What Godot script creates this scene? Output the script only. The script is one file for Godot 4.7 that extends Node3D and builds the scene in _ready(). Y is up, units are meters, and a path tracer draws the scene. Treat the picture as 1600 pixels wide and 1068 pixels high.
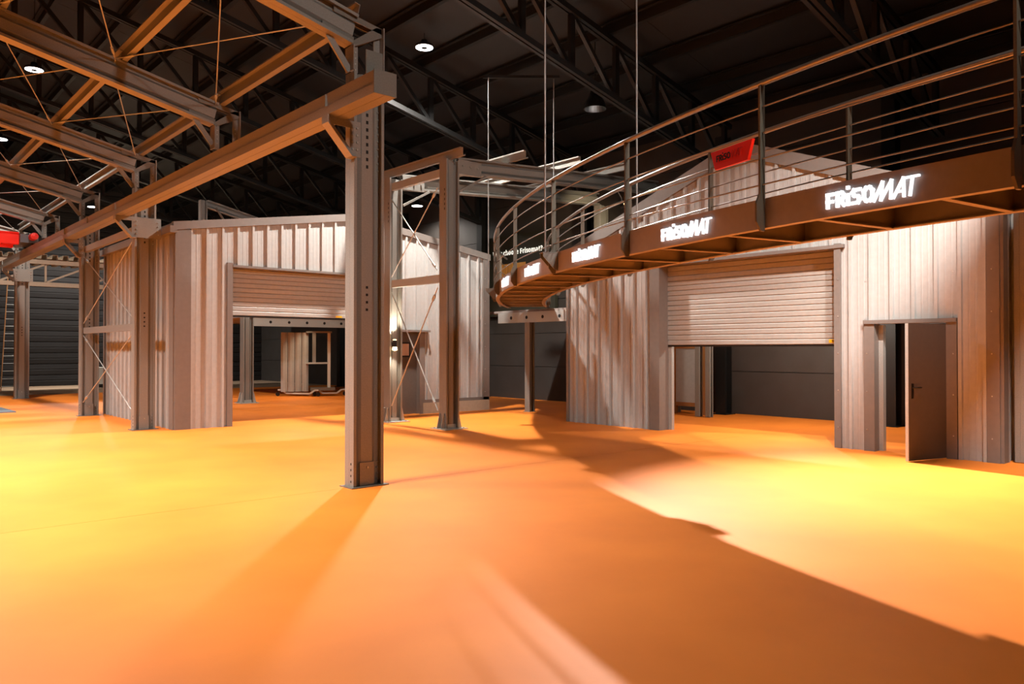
extends Node3D

# World frame: camera over the origin, -z runs along the crane beam, +x runs along the rafters, y up, metres.
const SLOPE := 0.23
var M := {}
var taken := {}
var WC := Vector2(27.5, 1.0)      # centre of the walkway's arc (x, z)
var RO := 21.67
var RI := 20.55
var rng := RandomNumberGenerator.new()

func _ready():
	rng.seed = 4711
	# ---- camera
	var cam := Camera3D.new()
	cam.name = "camera"
	cam.position = Vector3(0, 1.65, 0)
	cam.rotation_degrees = Vector3(0.566, -41.316, 0)
	cam.fov = 47.45
	cam.near = 0.05
	cam.far = 200.0
	add_child(cam)
	cam.current = true
	# ---- environment and exposure
	var we := WorldEnvironment.new()
	we.name = "world_environment"
	var e := Environment.new()
	e.background_mode = Environment.BG_COLOR
	e.background_color = Color(0.01, 0.01, 0.012)
	e.tonemap_mode = Environment.TONE_MAPPER_LINEAR
	e.tonemap_exposure = 1.25
	e.sdfgi_enabled = true
	e.ssao_enabled = true
	e.ssil_enabled = true
	we.environment = e
	add_child(we)
	make_materials()
	lamps()
	hall()
	trusses()
	portal_structure()
	centre_frame()
	mezzanine()
	grey_building()
	gate_building()
	walkway()
	details()

# ------------------------------------------------------------------ materials
func noise_tex(f: float, lo: Color, hi: Color, sd: int, oct := 4) -> NoiseTexture2D:
	var n := FastNoiseLite.new()
	n.seed = sd
	n.frequency = f
	n.fractal_octaves = oct
	var t := NoiseTexture2D.new()
	t.width = 512
	t.height = 512
	t.seamless = true
	t.noise = n
	var g := Gradient.new()
	g.set_color(0, lo)
	g.set_color(1, hi)
	t.color_ramp = g
	return t

func mat(called: String, c: Color, rough := 0.6, metal := 0.0, tex = null, scl := 0.5) -> StandardMaterial3D:
	var m := StandardMaterial3D.new()
	m.albedo_color = c
	m.roughness = rough
	m.metallic = metal
	if tex != null:
		m.albedo_texture = tex
		m.uv1_triplanar = true
		m.uv1_world_triplanar = true
		m.uv1_scale = Vector3.ONE * scl
	M[called] = m
	return m

func glow(called: String, c: Color, k: float) -> StandardMaterial3D:
	var m := mat(called, c, 0.5)
	m.emission_enabled = true
	m.emission = c
	m.emission_energy_multiplier = k
	return m

func make_materials():
	var fine := noise_tex(0.02, Color(0.95, 0.95, 0.95), Color(1, 1, 1), 3)
	var spangle := noise_tex(0.06, Color(0.9, 0.9, 0.9), Color(1, 1, 1), 9, 3)
	var scuffs := noise_tex(0.008, Color(0.93, 0.9, 0.88), Color(1, 1, 1), 21, 5)
	mat("floor", Color(0.97, 0.55, 0.2), 0.55, 0.0, scuffs, 0.12).metallic_specular = 0.3
	mat("pale_floor", Color(0.72, 0.62, 0.52), 0.6, 0.0, scuffs, 0.2)
	mat("galv", Color(0.56, 0.55, 0.53), 0.45, 0.2, spangle, 1.3)
	mat("galv_dark", Color(0.5, 0.48, 0.45), 0.45, 0.35, spangle, 1.3)
	mat("bright_galv", Color(0.74, 0.75, 0.74), 0.4, 0.4, spangle, 1.3)
	mat("clad", Color(0.67, 0.67, 0.665), 0.55, 0.0, fine, 0.7)
	mat("flash", Color(0.47, 0.44, 0.42), 0.5, 0.0, fine, 0.7)
	mat("door_slat", Color(0.66, 0.65, 0.63), 0.5, 0.05, fine, 0.9)
	mat("door_leaf", Color(0.36, 0.33, 0.31), 0.5, 0.05, fine, 0.9)
	mat("walk", Color(0.6, 0.56, 0.54), 0.5, 0.1, fine, 0.9)
	mat("deck_dark", Color(0.2, 0.18, 0.17), 0.6, 0.0, fine, 0.9)
	mat("rail", Color(0.6, 0.58, 0.56), 0.35, 0.5, spangle, 1.5)
	mat("post", Color(0.42, 0.385, 0.33), 0.5, 0.2, spangle, 1.5)
	mat("black_steel", Color(0.045, 0.045, 0.045), 0.55)
	mat("roof_panel", Color(0.095, 0.095, 0.1), 0.6, 0.0, scuffs, 0.3)
	mat("dark_wall", Color(0.2, 0.2, 0.2), 0.65, 0.0, scuffs, 0.3)
	mat("hall_wall", Color(0.26, 0.245, 0.235), 0.65, 0.0, scuffs, 0.3)
	mat("gate_dark", Color(0.12, 0.11, 0.11), 0.8, 0.0, fine, 0.6)
	mat("cable", Color(0.62, 0.62, 0.62), 0.4, 0.5)
	mat("black", Color(0.03, 0.03, 0.03), 0.4)
	mat("slot", Color(0.05, 0.045, 0.04), 0.8)
	mat("bolt", Color(0.7, 0.7, 0.68), 0.35, 0.7)
	mat("white", Color(0.82, 0.81, 0.78), 0.5)
	mat("beige", Color(0.72, 0.66, 0.58), 0.6, 0.0, fine, 0.8)
	mat("red", Color(0.78, 0.1, 0.04), 0.45)
	mat("signal_red", Color(0.93, 0.12, 0.02), 0.45)
	mat("mat_grey", Color(0.42, 0.46, 0.5), 0.7, 0.0, fine, 0.8)
	mat("yellow", Color(0.93, 0.72, 0.1), 0.5)
	mat("amber", Color(0.95, 0.7, 0.35), 0.5)
	mat("olive", Color(0.22, 0.22, 0.18), 0.6)
	mat("slate", Color(0.33, 0.34, 0.37), 0.5)
	mat("timber", Color(0.62, 0.42, 0.22), 0.7, 0.0, fine, 0.8)
	mat("pane", Color(0.75, 0.68, 0.64), 0.25)
	glow("led", Color(1.0, 1.0, 1.0), 6.0)
	glow("warm_led", Color(1.0, 0.86, 0.6), 5.0)
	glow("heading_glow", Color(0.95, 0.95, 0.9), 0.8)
	glow("letter_glow", Color(0.96, 0.98, 1.0), 0.9)

# ------------------------------------------------------------------ helpers
func S() -> SurfaceTool:
	var st := SurfaceTool.new()
	st.begin(Mesh.PRIMITIVE_TRIANGLES)
	st.set_smooth_group(-1)
	return st

func tri(st: SurfaceTool, a: Vector3, b: Vector3, c: Vector3):
	st.add_vertex(a)
	st.add_vertex(b)
	st.add_vertex(c)

func quad(st: SurfaceTool, a: Vector3, b: Vector3, c: Vector3, d: Vector3, flip := false):
	# a b c d run counter-clockwise seen from outside; Godot's fronts run clockwise
	if flip:
		tri(st, a, b, c)
		tri(st, a, c, d)
	else:
		tri(st, a, c, b)
		tri(st, a, d, c)

func ext(st: SurfaceTool, poly: PackedVector2Array, o: Vector3, ex: Vector3, ey: Vector3, ez: Vector3):
	var area := 0.0
	var n := poly.size()
	for i in n:
		area += poly[i].cross(poly[(i + 1) % n])
	var flip := area * ex.cross(ey).dot(ez) < 0.0
	var lo: Array[Vector3] = []
	var hi: Array[Vector3] = []
	for p in poly:
		lo.append(o + ex * p.x + ey * p.y)
		hi.append(o + ex * p.x + ey * p.y + ez)
	for i in n:
		var j := (i + 1) % n
		quad(st, lo[i], lo[j], hi[j], hi[i], flip)
	var t := Geometry2D.triangulate_polygon(poly)
	var up := ex.cross(ey).dot(ez) > 0.0
	for k in range(0, t.size(), 3):
		var a := t[k]
		var b := t[k + 1]
		var c := t[k + 2]
		var ccw := (poly[b] - poly[a]).cross(poly[c] - poly[a]) > 0.0
		if ccw == up:
			tri(st, hi[a], hi[c], hi[b])
			tri(st, lo[a], lo[b], lo[c])
		else:
			tri(st, hi[a], hi[b], hi[c])
			tri(st, lo[a], lo[c], lo[b])

func rect(a: float, b: float, c: float, d: float) -> PackedVector2Array:
	return PackedVector2Array([Vector2(a, c), Vector2(b, c), Vector2(b, d), Vector2(a, d)])

func bx(st: SurfaceTool, x0: float, x1: float, y0: float, y1: float, z0: float, z1: float):
	ext(st, rect(x0, x1, y0, y1), Vector3(0, 0, z0), Vector3.RIGHT, Vector3.UP, Vector3(0, 0, z1 - z0))

func bar(st: SurfaceTool, a: Vector3, b: Vector3, w: float, h: float, up := Vector3.UP):
	var d := (b - a).normalized()
	if absf(d.dot(up)) > 0.98:
		up = Vector3.RIGHT
	var sx := d.cross(up).normalized()
	var sy := sx.cross(d).normalized()
	ext(st, rect(-w / 2, w / 2, -h / 2, h / 2), a, sx, sy, b - a)

func thick(pl: PackedVector2Array, t: float) -> PackedVector2Array:
	var n := pl.size()
	var l := PackedVector2Array()
	var r := PackedVector2Array()
	for i in n:
		var d0 := (pl[i] - pl[maxi(i - 1, 0)]).normalized()
		var d1 := (pl[mini(i + 1, n - 1)] - pl[i]).normalized()
		if i == 0: d0 = d1
		if i == n - 1: d1 = d0
		var n0 := Vector2(-d0.y, d0.x)
		var n1 := Vector2(-d1.y, d1.x)
		var m := (n0 + n1).normalized()
		var k := t / 2 / maxf(m.dot(n0), 0.35)
		l.append(pl[i] + m * k)
		r.append(pl[i] - m * k)
	r.reverse()
	l.append_array(r)
	return l

func tube(st: SurfaceTool, pts: Array, r: float, n := 8):
	st.set_smooth_group(0)
	var rings := []
	for i in pts.size():
		var d: Vector3 = (pts[mini(i + 1, pts.size() - 1)] - pts[maxi(i - 1, 0)]).normalized()
		var up := Vector3.UP if absf(d.y) < 0.9 else Vector3.RIGHT
		var sx := d.cross(up).normalized()
		var sy := sx.cross(d).normalized()
		var ring := []
		for k in n:
			var a := TAU * k / n
			ring.append(pts[i] + sx * cos(a) * r + sy * sin(a) * r)
		rings.append(ring)
	for i in pts.size() - 1:
		for k in n:
			var j := (k + 1) % n
			quad(st, rings[i][k], rings[i][j], rings[i + 1][j], rings[i + 1][k], true)
	st.set_smooth_group(-1)
	for k in range(1, n - 1):
		tri(st, rings[0][0], rings[0][k], rings[0][k + 1])
		var q = rings[rings.size() - 1]
		tri(st, q[0], q[k + 1], q[k])

func lathe(st: SurfaceTool, prof: Array, o: Vector3, n := 20, axis := Vector3.UP):
	var sx := axis.cross(Vector3(0.31, 0.2, 0.93)).normalized()
	var sy := axis.cross(sx).normalized()
	for i in prof.size() - 1:
		for k in n:
			var a := TAU * k / n
			var b := TAU * (k + 1) / n
			var da := sx * cos(a) + sy * sin(a)
			var db := sx * cos(b) + sy * sin(b)
			quad(st, o + da * prof[i].x + axis * prof[i].y, o + db * prof[i].x + axis * prof[i].y,
				o + db * prof[i + 1].x + axis * prof[i + 1].y, o + da * prof[i + 1].x + axis * prof[i + 1].y)

func numbered(called: String) -> String:
	var n: int = taken.get(called, 0)
	taken[called] = n + 1
	return called if n == 0 else "%s_%03d" % [called, n]

func put(st: SurfaceTool, called: String, material: String, parent: Node = null) -> MeshInstance3D:
	st.generate_normals()
	return put_mesh(st.commit(), called, material, parent)

func put_mesh(mesh: Mesh, called: String, material: String, parent: Node = null) -> MeshInstance3D:
	var o := MeshInstance3D.new()
	o.mesh = mesh
	o.material_override = M[material]
	o.cast_shadow = GeometryInstance3D.SHADOW_CASTING_SETTING_ON
	if parent == null:
		o.name = numbered(called)
		add_child(o)
	else:
		o.name = called
		parent.add_child(o, true)
	return o

func tag(o: Node, label: String, category: String, group := "", kind := ""):
	o.set_meta("label", label)
	if category: o.set_meta("category", category)
	if group: o.set_meta("group", group)
	if kind: o.set_meta("kind", kind)

func thing(called: String, label: String, category: String, at := Vector3.ZERO, group := "") -> Node3D:
	var o := Node3D.new()
	o.name = numbered(called)
	add_child(o)
	o.position = at
	tag(o, label, category, group)
	return o

func sub(parent: Node, called: String) -> Node3D:
	var o := Node3D.new()
	o.name = called
	parent.add_child(o, true)
	return o

func struct(called: String, label: String, category: String) -> Node3D:
	var o := thing(called, label, category)
	o.set_meta("kind", "structure")
	return o

func dup(o: Node3D, label: String, at: Vector3) -> Node3D:
	var c: Node3D = o.duplicate()
	c.name = numbered(String(o.name).rstrip("0123456789_"))
	add_child(c)
	c.position = at
	c.set_meta("label", label)
	return c

func roof_y(x: float) -> float:
	return 8.58 - SLOPE * (x - 11.85)

# sigma section: d across the depth, w away from the shared back
func sigma(hd: float, w: float, t := 0.006) -> PackedVector2Array:
	return thick(PackedVector2Array([Vector2(-hd + 0.035, w), Vector2(-hd, w), Vector2(-hd, 0.004), Vector2(-hd * 0.62, 0.004), Vector2(-hd * 0.36, w * 0.48),
		Vector2(hd * 0.36, w * 0.48), Vector2(hd * 0.62, 0.004), Vector2(hd, 0.004), Vector2(hd, w), Vector2(hd - 0.035, w)]), t)

# ------------------------------------------------------------------ lamps
func lamp(at: Vector3, energy: float, label: String, drop: float, angle := 78.0, tilt := Vector3.DOWN, col := Color(1, 0.97, 0.93), size := 0.16):
	var t := thing("ceiling_lamp", label, "lamp", at, "hall ceiling lamps")
	var st := S()
	lathe(st, [Vector2(0.0, 0.16), Vector2(0.07, 0.16), Vector2(0.09, 0.06), Vector2(0.21, 0.04), Vector2(0.225, 0.0), Vector2(0.215, -0.012), Vector2(0.2, -0.012), Vector2(0.2, 0.0), Vector2(0.0, 0.0)], Vector3.ZERO, 24)
	put(st, "housing", "black_steel", t)
	st = S()
	lathe(st, [Vector2(0.2, 0.0), Vector2(0.2, -0.02), Vector2(0.07, -0.02), Vector2(0.07, 0.0)], Vector3.ZERO, 24)
	put(st, "led_ring", "led", t)
	st = S()
	lathe(st, [Vector2(0.07, 0.0), Vector2(0.065, -0.03), Vector2(0.0, -0.03)], Vector3.ZERO, 16)
	put(st, "sensor_cap", "black_steel", t)
	st = S()
	tube(st, [Vector3(0, 0.15, 0), Vector3(0, drop, 0)], 0.008, 6)
	put(st, "suspension", "black_steel", t)
	var l := SpotLight3D.new()
	l.name = "lamp_light"
	l.light_energy = energy
	l.light_color = col
	l.light_size = size
	l.spot_range = 60.0
	l.spot_attenuation = 2.0
	l.spot_angle = angle
	l.spot_angle_attenuation = 0.6
	l.shadow_enabled = true
	t.add_child(l)
	l.position = Vector3(0, -0.06, 0)
	l.basis = Basis.looking_at(tilt, Vector3(0, 0, -1))

func unseen_shade_lamp(at: Vector3, energy: float, label: String, drop: float, tilt: Vector3, angle: float, soft: float, aim: Vector3):
	var t := thing("unseen_spotlight", label, "lamp", at)
	var dir := -tilt.normalized()
	var st := S()
	lathe(st, [Vector2(0.0, 0.42), Vector2(0.1, 0.42), Vector2(0.13, 0.3), Vector2(0.21, 0.16), Vector2(0.26, 0.0), Vector2(0.25, 0.0), Vector2(0.2, 0.15), Vector2(0.1, 0.28), Vector2(0.0, 0.28)], Vector3.ZERO, 24, dir)
	put(st, "shade", "black", t)
	st = S()
	lathe(st, [Vector2(0.04, 0.28), Vector2(0.04, 0.19), Vector2(0.0, 0.17)], Vector3.ZERO, 16, dir)
	put(st, "bulb", "led", t)
	st = S()
	tube(st, [dir * 0.4, dir * 0.4 + Vector3(0, drop, 0)], 0.012, 6)
	put(st, "suspension", "black", t)
	var l := SpotLight3D.new()
	l.name = "spot_light"
	l.light_energy = energy
	l.light_color = Color(1, 0.96, 0.92)
	l.light_size = 0.07
	l.spot_range = 60.0
	l.spot_attenuation = 2.0
	l.spot_angle = angle
	l.spot_angle_attenuation = soft
	l.shadow_enabled = true
	t.add_child(l)
	l.position = dir * 0.14
	l.basis = Basis.looking_at(aim.normalized(), Vector3(0, 0, -1))

func lamps():
	unseen_shade_lamp(Vector3(12.9, 7.05, -11.85), 950.0, "unseen black shaded lamp under the roof, placed to cast the shadow of the curved walkway", 1.19, Vector3.DOWN, 32.0, 1.0, Vector3(-5.6, -7.05, 15.85))  # unseen lamp, placed so that it casts the walkway's long floor shadow
	lamp(Vector3(10.24, 8.6, -14.7), 125.0, "round white ceiling lamp with dark centre above the cross braced frame", 0.32, 70.0)
	lamp(Vector3(3.76, 8.55, -22.1), 30.0, "bright ceiling lamp glowing above the roof rafters beside the crane", 1.9, 65.0)
	lamp(Vector3(3.96, 8.2, -28.6), 40.0, "ceiling lamp above the far rafters by the ladder", 2.1, 80.0)
	lamp(Vector3(8.5, 7.8, -37.0), 60.0, "unseen ceiling lamp placed to light the pale floor strip at the back wall", 1.5, 80.0)  # unseen lamp, placed to light the floor strip at the back
	lamp(Vector3(16.4, 7.0, -24.0), 14.0, "small ceiling lamp near the dark wall behind the cross braced frame", 0.4, 80.0)
	unseen_shade_lamp(Vector3(7.5, 9.0, -0.8), 175.0, "unseen black spot over the walkway, placed to light the wall around the open side door", 0.45, Vector3(5.3, -6.6, -3.2).normalized(), 21.0, 1.0, Vector3(5.3, -6.6, -3.2))  # out of view, placed to light the wall around the side door
	unseen_shade_lamp(Vector3(7.7, 8.9, -3.2), 95.0, "unseen black spot over the walkway, placed to light the lowered gate", 0.45, Vector3(5.1, -6.5, -3.7).normalized(), 20.0, 1.0, Vector3(5.1, -6.5, -3.7))  # out of view, placed to light the lowered gate
	unseen_panel_lamp(Vector3(-0.45, 5.95, -12.75), 68.0, "unseen wide lamp lighting the floor from under the rafter with the stub end", 77.0)
	unseen_panel_lamp(Vector3(1.5, 5.75, -8.3), 52.0, "unseen wide lamp lighting the floor from under the rafter over the free standing column", 70.0)
	unseen_panel_lamp(Vector3(-0.45, 5.95, -17.15), 55.0, "unseen wide lamp lighting the floor from under the rafter at the gabled building's corner", 77.0)
	unseen_panel_lamp(Vector3(-0.45, 5.95, -21.65), 55.0, "unseen wide lamp lighting the floor from under the rafter at the end of the wall bracing", 72.0)
	fill_flood(Vector3(3.5, 8.5, 7.0), Vector3(9.0, 2.5, -16.6), 60.0, "added fill light out of view, brightening the gabled building")
	fill_flood(Vector3(5.3, 8.3, 7.0), Vector3(13.0, 2.5, -14.0), 45.0, "added fill light out of view, brightening the space between the buildings")
	unseen_inner_lamp(Vector3(15.2, 3.45, -8.2), 9.0, "unseen lamp lighting the inside of the building with the open side door", 5.3)
	unseen_inner_lamp(Vector3(9.6, 4.3, -19.5), 7.0, "unseen lamp lighting the inside of the building with the half raised gate", 4.7)

func fill_flood(at: Vector3, to: Vector3, energy: float, label: String):  # added fill lights out of view, brightening facades and columns
	var t := thing("fill_flood_light", label, "lamp", at, "added fill lights out of view")
	var d := (to - at).normalized()
	var sx := d.cross(Vector3.UP).normalized()
	var sy := sx.cross(d).normalized()
	var st := S()
	ext(st, rect(-0.35, 0.35, -0.22, 0.22), -d * 0.1, sx, sy, d * 0.1)
	put(st, "housing", "black", t)
	st = S()
	ext(st, rect(-0.32, 0.32, -0.19, 0.19), Vector3.ZERO, sx, sy, d * 0.01)
	put(st, "led_face", "led", t)
	st = S()
	bx(st, -0.04, 0.04, -0.04, 0.04, 0.1, 1.0)
	put(st, "wall_arm", "black", t)
	var l := SpotLight3D.new()
	l.name = "fill_lamp"
	l.light_energy = energy
	l.light_color = Color(1, 0.97, 0.93)
	l.light_size = 0.3
	l.spot_range = 80.0
	l.spot_attenuation = 2.0
	l.spot_angle = 20.0
	l.spot_angle_attenuation = 0.8
	l.shadow_enabled = true
	t.add_child(l)
	l.position = d * 0.33
	l.basis = Basis.looking_at(d, Vector3.UP)

func unseen_inner_lamp(at: Vector3, energy: float, label: String, top: float):  # unseen, placed to light the floors inside the two buildings
	var t := thing("unseen_inside_lamp", label, "lamp", at, "unseen lamps inside the clad buildings")
	var st := S()
	bx(st, -0.3, 0.3, 0.0, 0.06, -0.08, 0.08)
	put(st, "housing", "white", t)
	st = S()
	bx(st, -0.28, 0.28, -0.03, 0.0, -0.06, 0.06)
	put(st, "diffuser", "led", t)
	st = S()
	tube(st, [Vector3(0, 0.06, 0), Vector3(0, top - at.y, 0)], 0.008, 6)
	put(st, "suspension", "black_steel", t)
	var l := OmniLight3D.new()
	l.name = "lamp_light"
	l.light_energy = energy
	l.light_color = Color(1, 0.95, 0.88)
	l.light_size = 0.08
	l.omni_range = 60.0
	l.omni_attenuation = 2.0
	l.shadow_enabled = true
	t.add_child(l)
	l.position = Vector3(0, -0.13, 0)

func unseen_panel_lamp(at: Vector3, energy: float, label: String, angle: float):  # out of view, placed to light the open floor below the rafters
	var t := thing("unseen_wide_lamp", label, "lamp", at, "unseen wide lamps under the rafters")
	var st := S()
	lathe(st, [Vector2(0.0, 0.2), Vector2(0.1, 0.2), Vector2(0.35, 0.1), Vector2(0.4, -0.1), Vector2(0.39, -0.1), Vector2(0.34, 0.0), Vector2(0.0, 0.0)], Vector3.ZERO, 28)
	put(st, "housing", "white", t)
	st = S()
	lathe(st, [Vector2(0.33, 0.0), Vector2(0.33, -0.01), Vector2(0.0, -0.01)], Vector3.ZERO, 28)
	put(st, "led_face", "led", t)
	st = S()
	tube(st, [Vector3(0, 0.2, 0), Vector3(0, rafter_y(at.x) - at.y - 0.004, 0)], 0.01, 6)
	put(st, "suspension", "black_steel", t)
	var l := SpotLight3D.new()
	l.name = "lamp_light"
	l.light_energy = energy
	l.light_color = Color(1, 0.97, 0.93)
	l.light_size = 0.3
	l.spot_range = 60.0
	l.spot_attenuation = 2.0
	l.spot_angle = angle
	l.spot_angle_attenuation = 0.8
	l.shadow_enabled = true
	t.add_child(l)
	l.position = Vector3(0, -0.11, 0)
	l.basis = Basis.looking_at(Vector3.DOWN, Vector3(0, 0, -1))

# ------------------------------------------------------------------ hall
func hall():
	var f := struct("floor", "glossy orange coated hall floor with fine expansion joints", "floor")
	var cuts := [8.0, -8.3, -33.0]
	for i in 2:
		var st := S()
		bx(st, -16, 17.6, -0.2, 0.0, cuts[i + 1] + 0.006, cuts[i] - 0.0)
		put(st, "floor_slab", "floor", f)
	var st2 := S()
	bx(st2, -16, 17.6, -0.2, 0.0, -41.0, -33.0)
	var pf := put(st2, "floor_slab", "pale_floor", f)
	pf.set_meta("label", "pale beige floor strip at the back of the hall")
	st2 = S()
	bx(st2, -16, 17.6, -0.25, -0.012, -33.0, 8.0)
	put(st2, "joint_bed", "slot", f)
	# roof deck: sheets between purlins
	var c := struct("ceiling", "dark grey pitched hall roof lining in large panels", "ceiling")
	var x := -16.0
	while x < 17.5:
		var x1 := minf(x + 2.8, 17.8)
		for k in 8:
			var za := 8.0 - k * 6.15
			var st := S()
			ext(st, PackedVector2Array([Vector2(x, roof_y(x) + 0.3), Vector2(x1, roof_y(x1) + 0.3), Vector2(x1, roof_y(x1) + 0.5), Vector2(x, roof_y(x) + 0.5)]),
				Vector3(0, 0, za - 6.145), Vector3.RIGHT, Vector3.UP, Vector3(0, 0, 6.14))
			put(st, "roof_panel", "roof_panel", c)
		x += 2.8
	var st3 := S()
	ext(st3, PackedVector2Array([Vector2(-16.2, roof_y(-16.2) + 0.51), Vector2(18, roof_y(18) + 0.51), Vector2(18, roof_y(18) + 0.6), Vector2(-16.2, roof_y(-16.2) + 0.6)]),
		Vector3(0, 0, -41.4), Vector3.RIGHT, Vector3.UP, Vector3(0, 0, 49.8))
	put(st3, "roof_cover", "black", c)
	# side wall of sandwich panels with open joints
	var w := struct("wall_right", "dark hall wall of long horizontal sandwich panels", "wall")
	for k in 7:
		var st := S()
		bx(st, 17.6, 17.8, k * 1.1, k * 1.1 + 1.085, -41.2, 8.2)
		put(st, "wall_panel", "hall_wall", w)
	st3 = S()
	bx(st3, 17.68, 17.95, 0, 7.8, -41.2, 8.2)
	put(st3, "wall_core", "black", w)
	w = struct("wall_back", "dark back wall clad with horizontal ribbed boards", "wall")
	for k in 26:
		var st := S()
		var y := k * 0.5
		ext(st, PackedVector2Array([Vector2(0, y), Vector2(0.03, y + 0.03), Vector2(0.05, y + 0.22), Vector2(0.03, y + 0.25), Vector2(0.05, y + 0.28), Vector2(0.03, y + 0.47), Vector2(0, y + 0.49), Vector2(-0.1, y + 0.49), Vector2(-0.1, y)]),
			Vector3(-16, 0, -40.6), Vector3(0, 0, 1), Vector3.UP, Vector3(33.6, 0, 0))
		put(st, "wall_board", "gate_dark", w)
	st3 = S()
	bx(st3, -16.2, 17.8, 0, 15.8, -41.0, -40.68)
	put(st3, "wall_core", "black", w)
	w = struct("wall_front", "dark hall wall facing the gabled building", "wall")
	st3 = S()
	bx(st3, -16.2, 17.8, 0, 15.8, 8.0, 8.3)
	put(st3, "wall_face", "dark_wall", w)
	w = struct("wall_left", "dark hall wall beyond the open floor", "wall")
	st3 = S()
	bx(st3, -16.3, -16.0, 0, 15.8, -41, 8.3)
	put(st3, "wall_face", "dark_wall", w)
	# hall columns along the panel wall
	for z in [-1.2, -7.2, -11.4, -16.2, -21.2, -26.2, -31.2]:
		var t := thing("hall_column", "black steel hall column standing against the panel wall", "column", Vector3(17.25, 0, z), "black hall columns along the panel wall")
		var st := S()
		bx(st, -0.15, -0.13, 0.02, 7.1, -0.14, 0.14)
		bx(st, 0.13, 0.15, 0.02, 7.1, -0.14, 0.14)
		bx(st, -0.13, 0.13, 0.02, 7.1, -0.008, 0.008)
		put(st, "shaft", "black_steel", t)
		st = S()
		bx(st, -0.22, 0.22, 0.0, 0.02, -0.2, 0.2)
		put(st, "base_plate", "black_steel", t)

func trusses():
	for k in 8:
		var z := -1.2 - 5.0 * k
		var over: String = ["the walkway's open end", "the open side door", "the unseen shaded lamp", "the cross braced frame", "the rear of the half raised gate", "the display trolley", "the far end of the crane beam", "the ladder"][k]
		var t := thing("roof_truss", "black lattice roof truss above " + over, "truss", Vector3(0, 0, z), "black lattice trusses under the hall roof")
		var xs := 17.2
		var x0 := -4.0
		for s in [-1, 1]:
			var st := S()
			bar(st, Vector3(x0, roof_y(x0) - 0.05, 0.06 * s), Vector3(xs, roof_y(xs) - 0.05, 0.06 * s), 0.08, 0.12)
			put(st, "top_chord", "black_steel", t)
			st = S()
			bar(st, Vector3(x0, roof_y(x0) - 1.27, 0.06 * s), Vector3(xs, roof_y(xs) - 1.27, 0.06 * s), 0.08, 0.12)
			put(st, "bottom_chord", "black_steel", t)
		var x := 17.0
		var flip := 0
		while x > -3.0:
			var st := S()
			bar(st, Vector3(x, roof_y(x) - 1.27, 0), Vector3(x, roof_y(x) - 0.05, 0), 0.12, 0.1, Vector3(0, 0, 1))
			put(st, "vertical", "black_steel", t)
			st = S()
			bar(st, Vector3(x, roof_y(x) - 1.27, 0), Vector3(x - 1.38, roof_y(x - 1.38) - 0.05, 0), 0.09, 0.09, Vector3(0, 0, 1))
			put(st, "diagonal", "black_steel", t)
			x -= 1.38
	var x := 16.8
	while x > -4.0:
		var st := S()
		ext(st, thick(PackedVector2Array([Vector2(0.09, 0.02), Vector2(0.09, 0), Vector2(0, 0), Vector2(0, 0.2), Vector2(-0.09, 0.2), Vector2(-0.09, 0.18)]), 0.012),
			Vector3(x, roof_y(x) + 0.05, -41), Vector3.RIGHT, Vector3.UP, Vector3(0, 0, 49))
		var p := put(st, "roof_purlin", "black_steel")
		tag(p, "long black purlin running under the dark hall roof panels", "purlin", "black purlins under the hall roof")
		x -= 1.4

# ------------------------------------------------------------------ steel frames with the crane beam
func steel_column(label: String, at: Vector3, hd: float, w: float, top: float, group: String) -> Node3D:
	var t := thing("steel_column", label, "column", at, group)
	for s in [-1, 1]:
		var st := S()
		ext(st, sigma(hd, w), Vector3(0, 0.012, 0), Vector3.RIGHT, Vector3(0, 0, s), Vector3(0, top, 0))
		put(st, "sigma_profile", "galv", t)
	return t

func bolt(t: Node3D, at: Vector3, r := 0.014, axis := Vector3(0, 0, 1)):
	var st := S()
	lathe(st, [Vector2(r, 0), Vector2(r, 0.016), Vector2(0, 0.016)], at, 6, axis)
	put(st, "bolt", "bolt", t)

func base_shoe(t: Node3D, hd: float, w: float):
	var st := S()
	bx(st, -hd - 0.05, hd + 0.05, 0.0, 0.012, -w - 0.05, w + 0.05)
	put(st, "base_plate", "galv_dark", t)
	st = S()
	bx(st, -hd * 0.5, hd * 0.45, 0.012, 0.29, w * 0.5 + 0.006, w * 0.5 + 0.018)
	put(st, "base_cleat", "galv", t)
	bolt(t, Vector3(0.0, 0.23, w * 0.5 + 0.018))
	for k in 4:
		bolt(t, Vector3(hd * 0.8, 0.07 + 0.07 * k, 0.012), 0.01)
		var s2 := S()
		bx(s2, -hd - 0.006, -hd - 0.002, 0.06 + 0.07 * k, 0.085 + 0.07 * k, w * 0.35, w * 0.5)
		put(s2, "slot", "slot", t)

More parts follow.
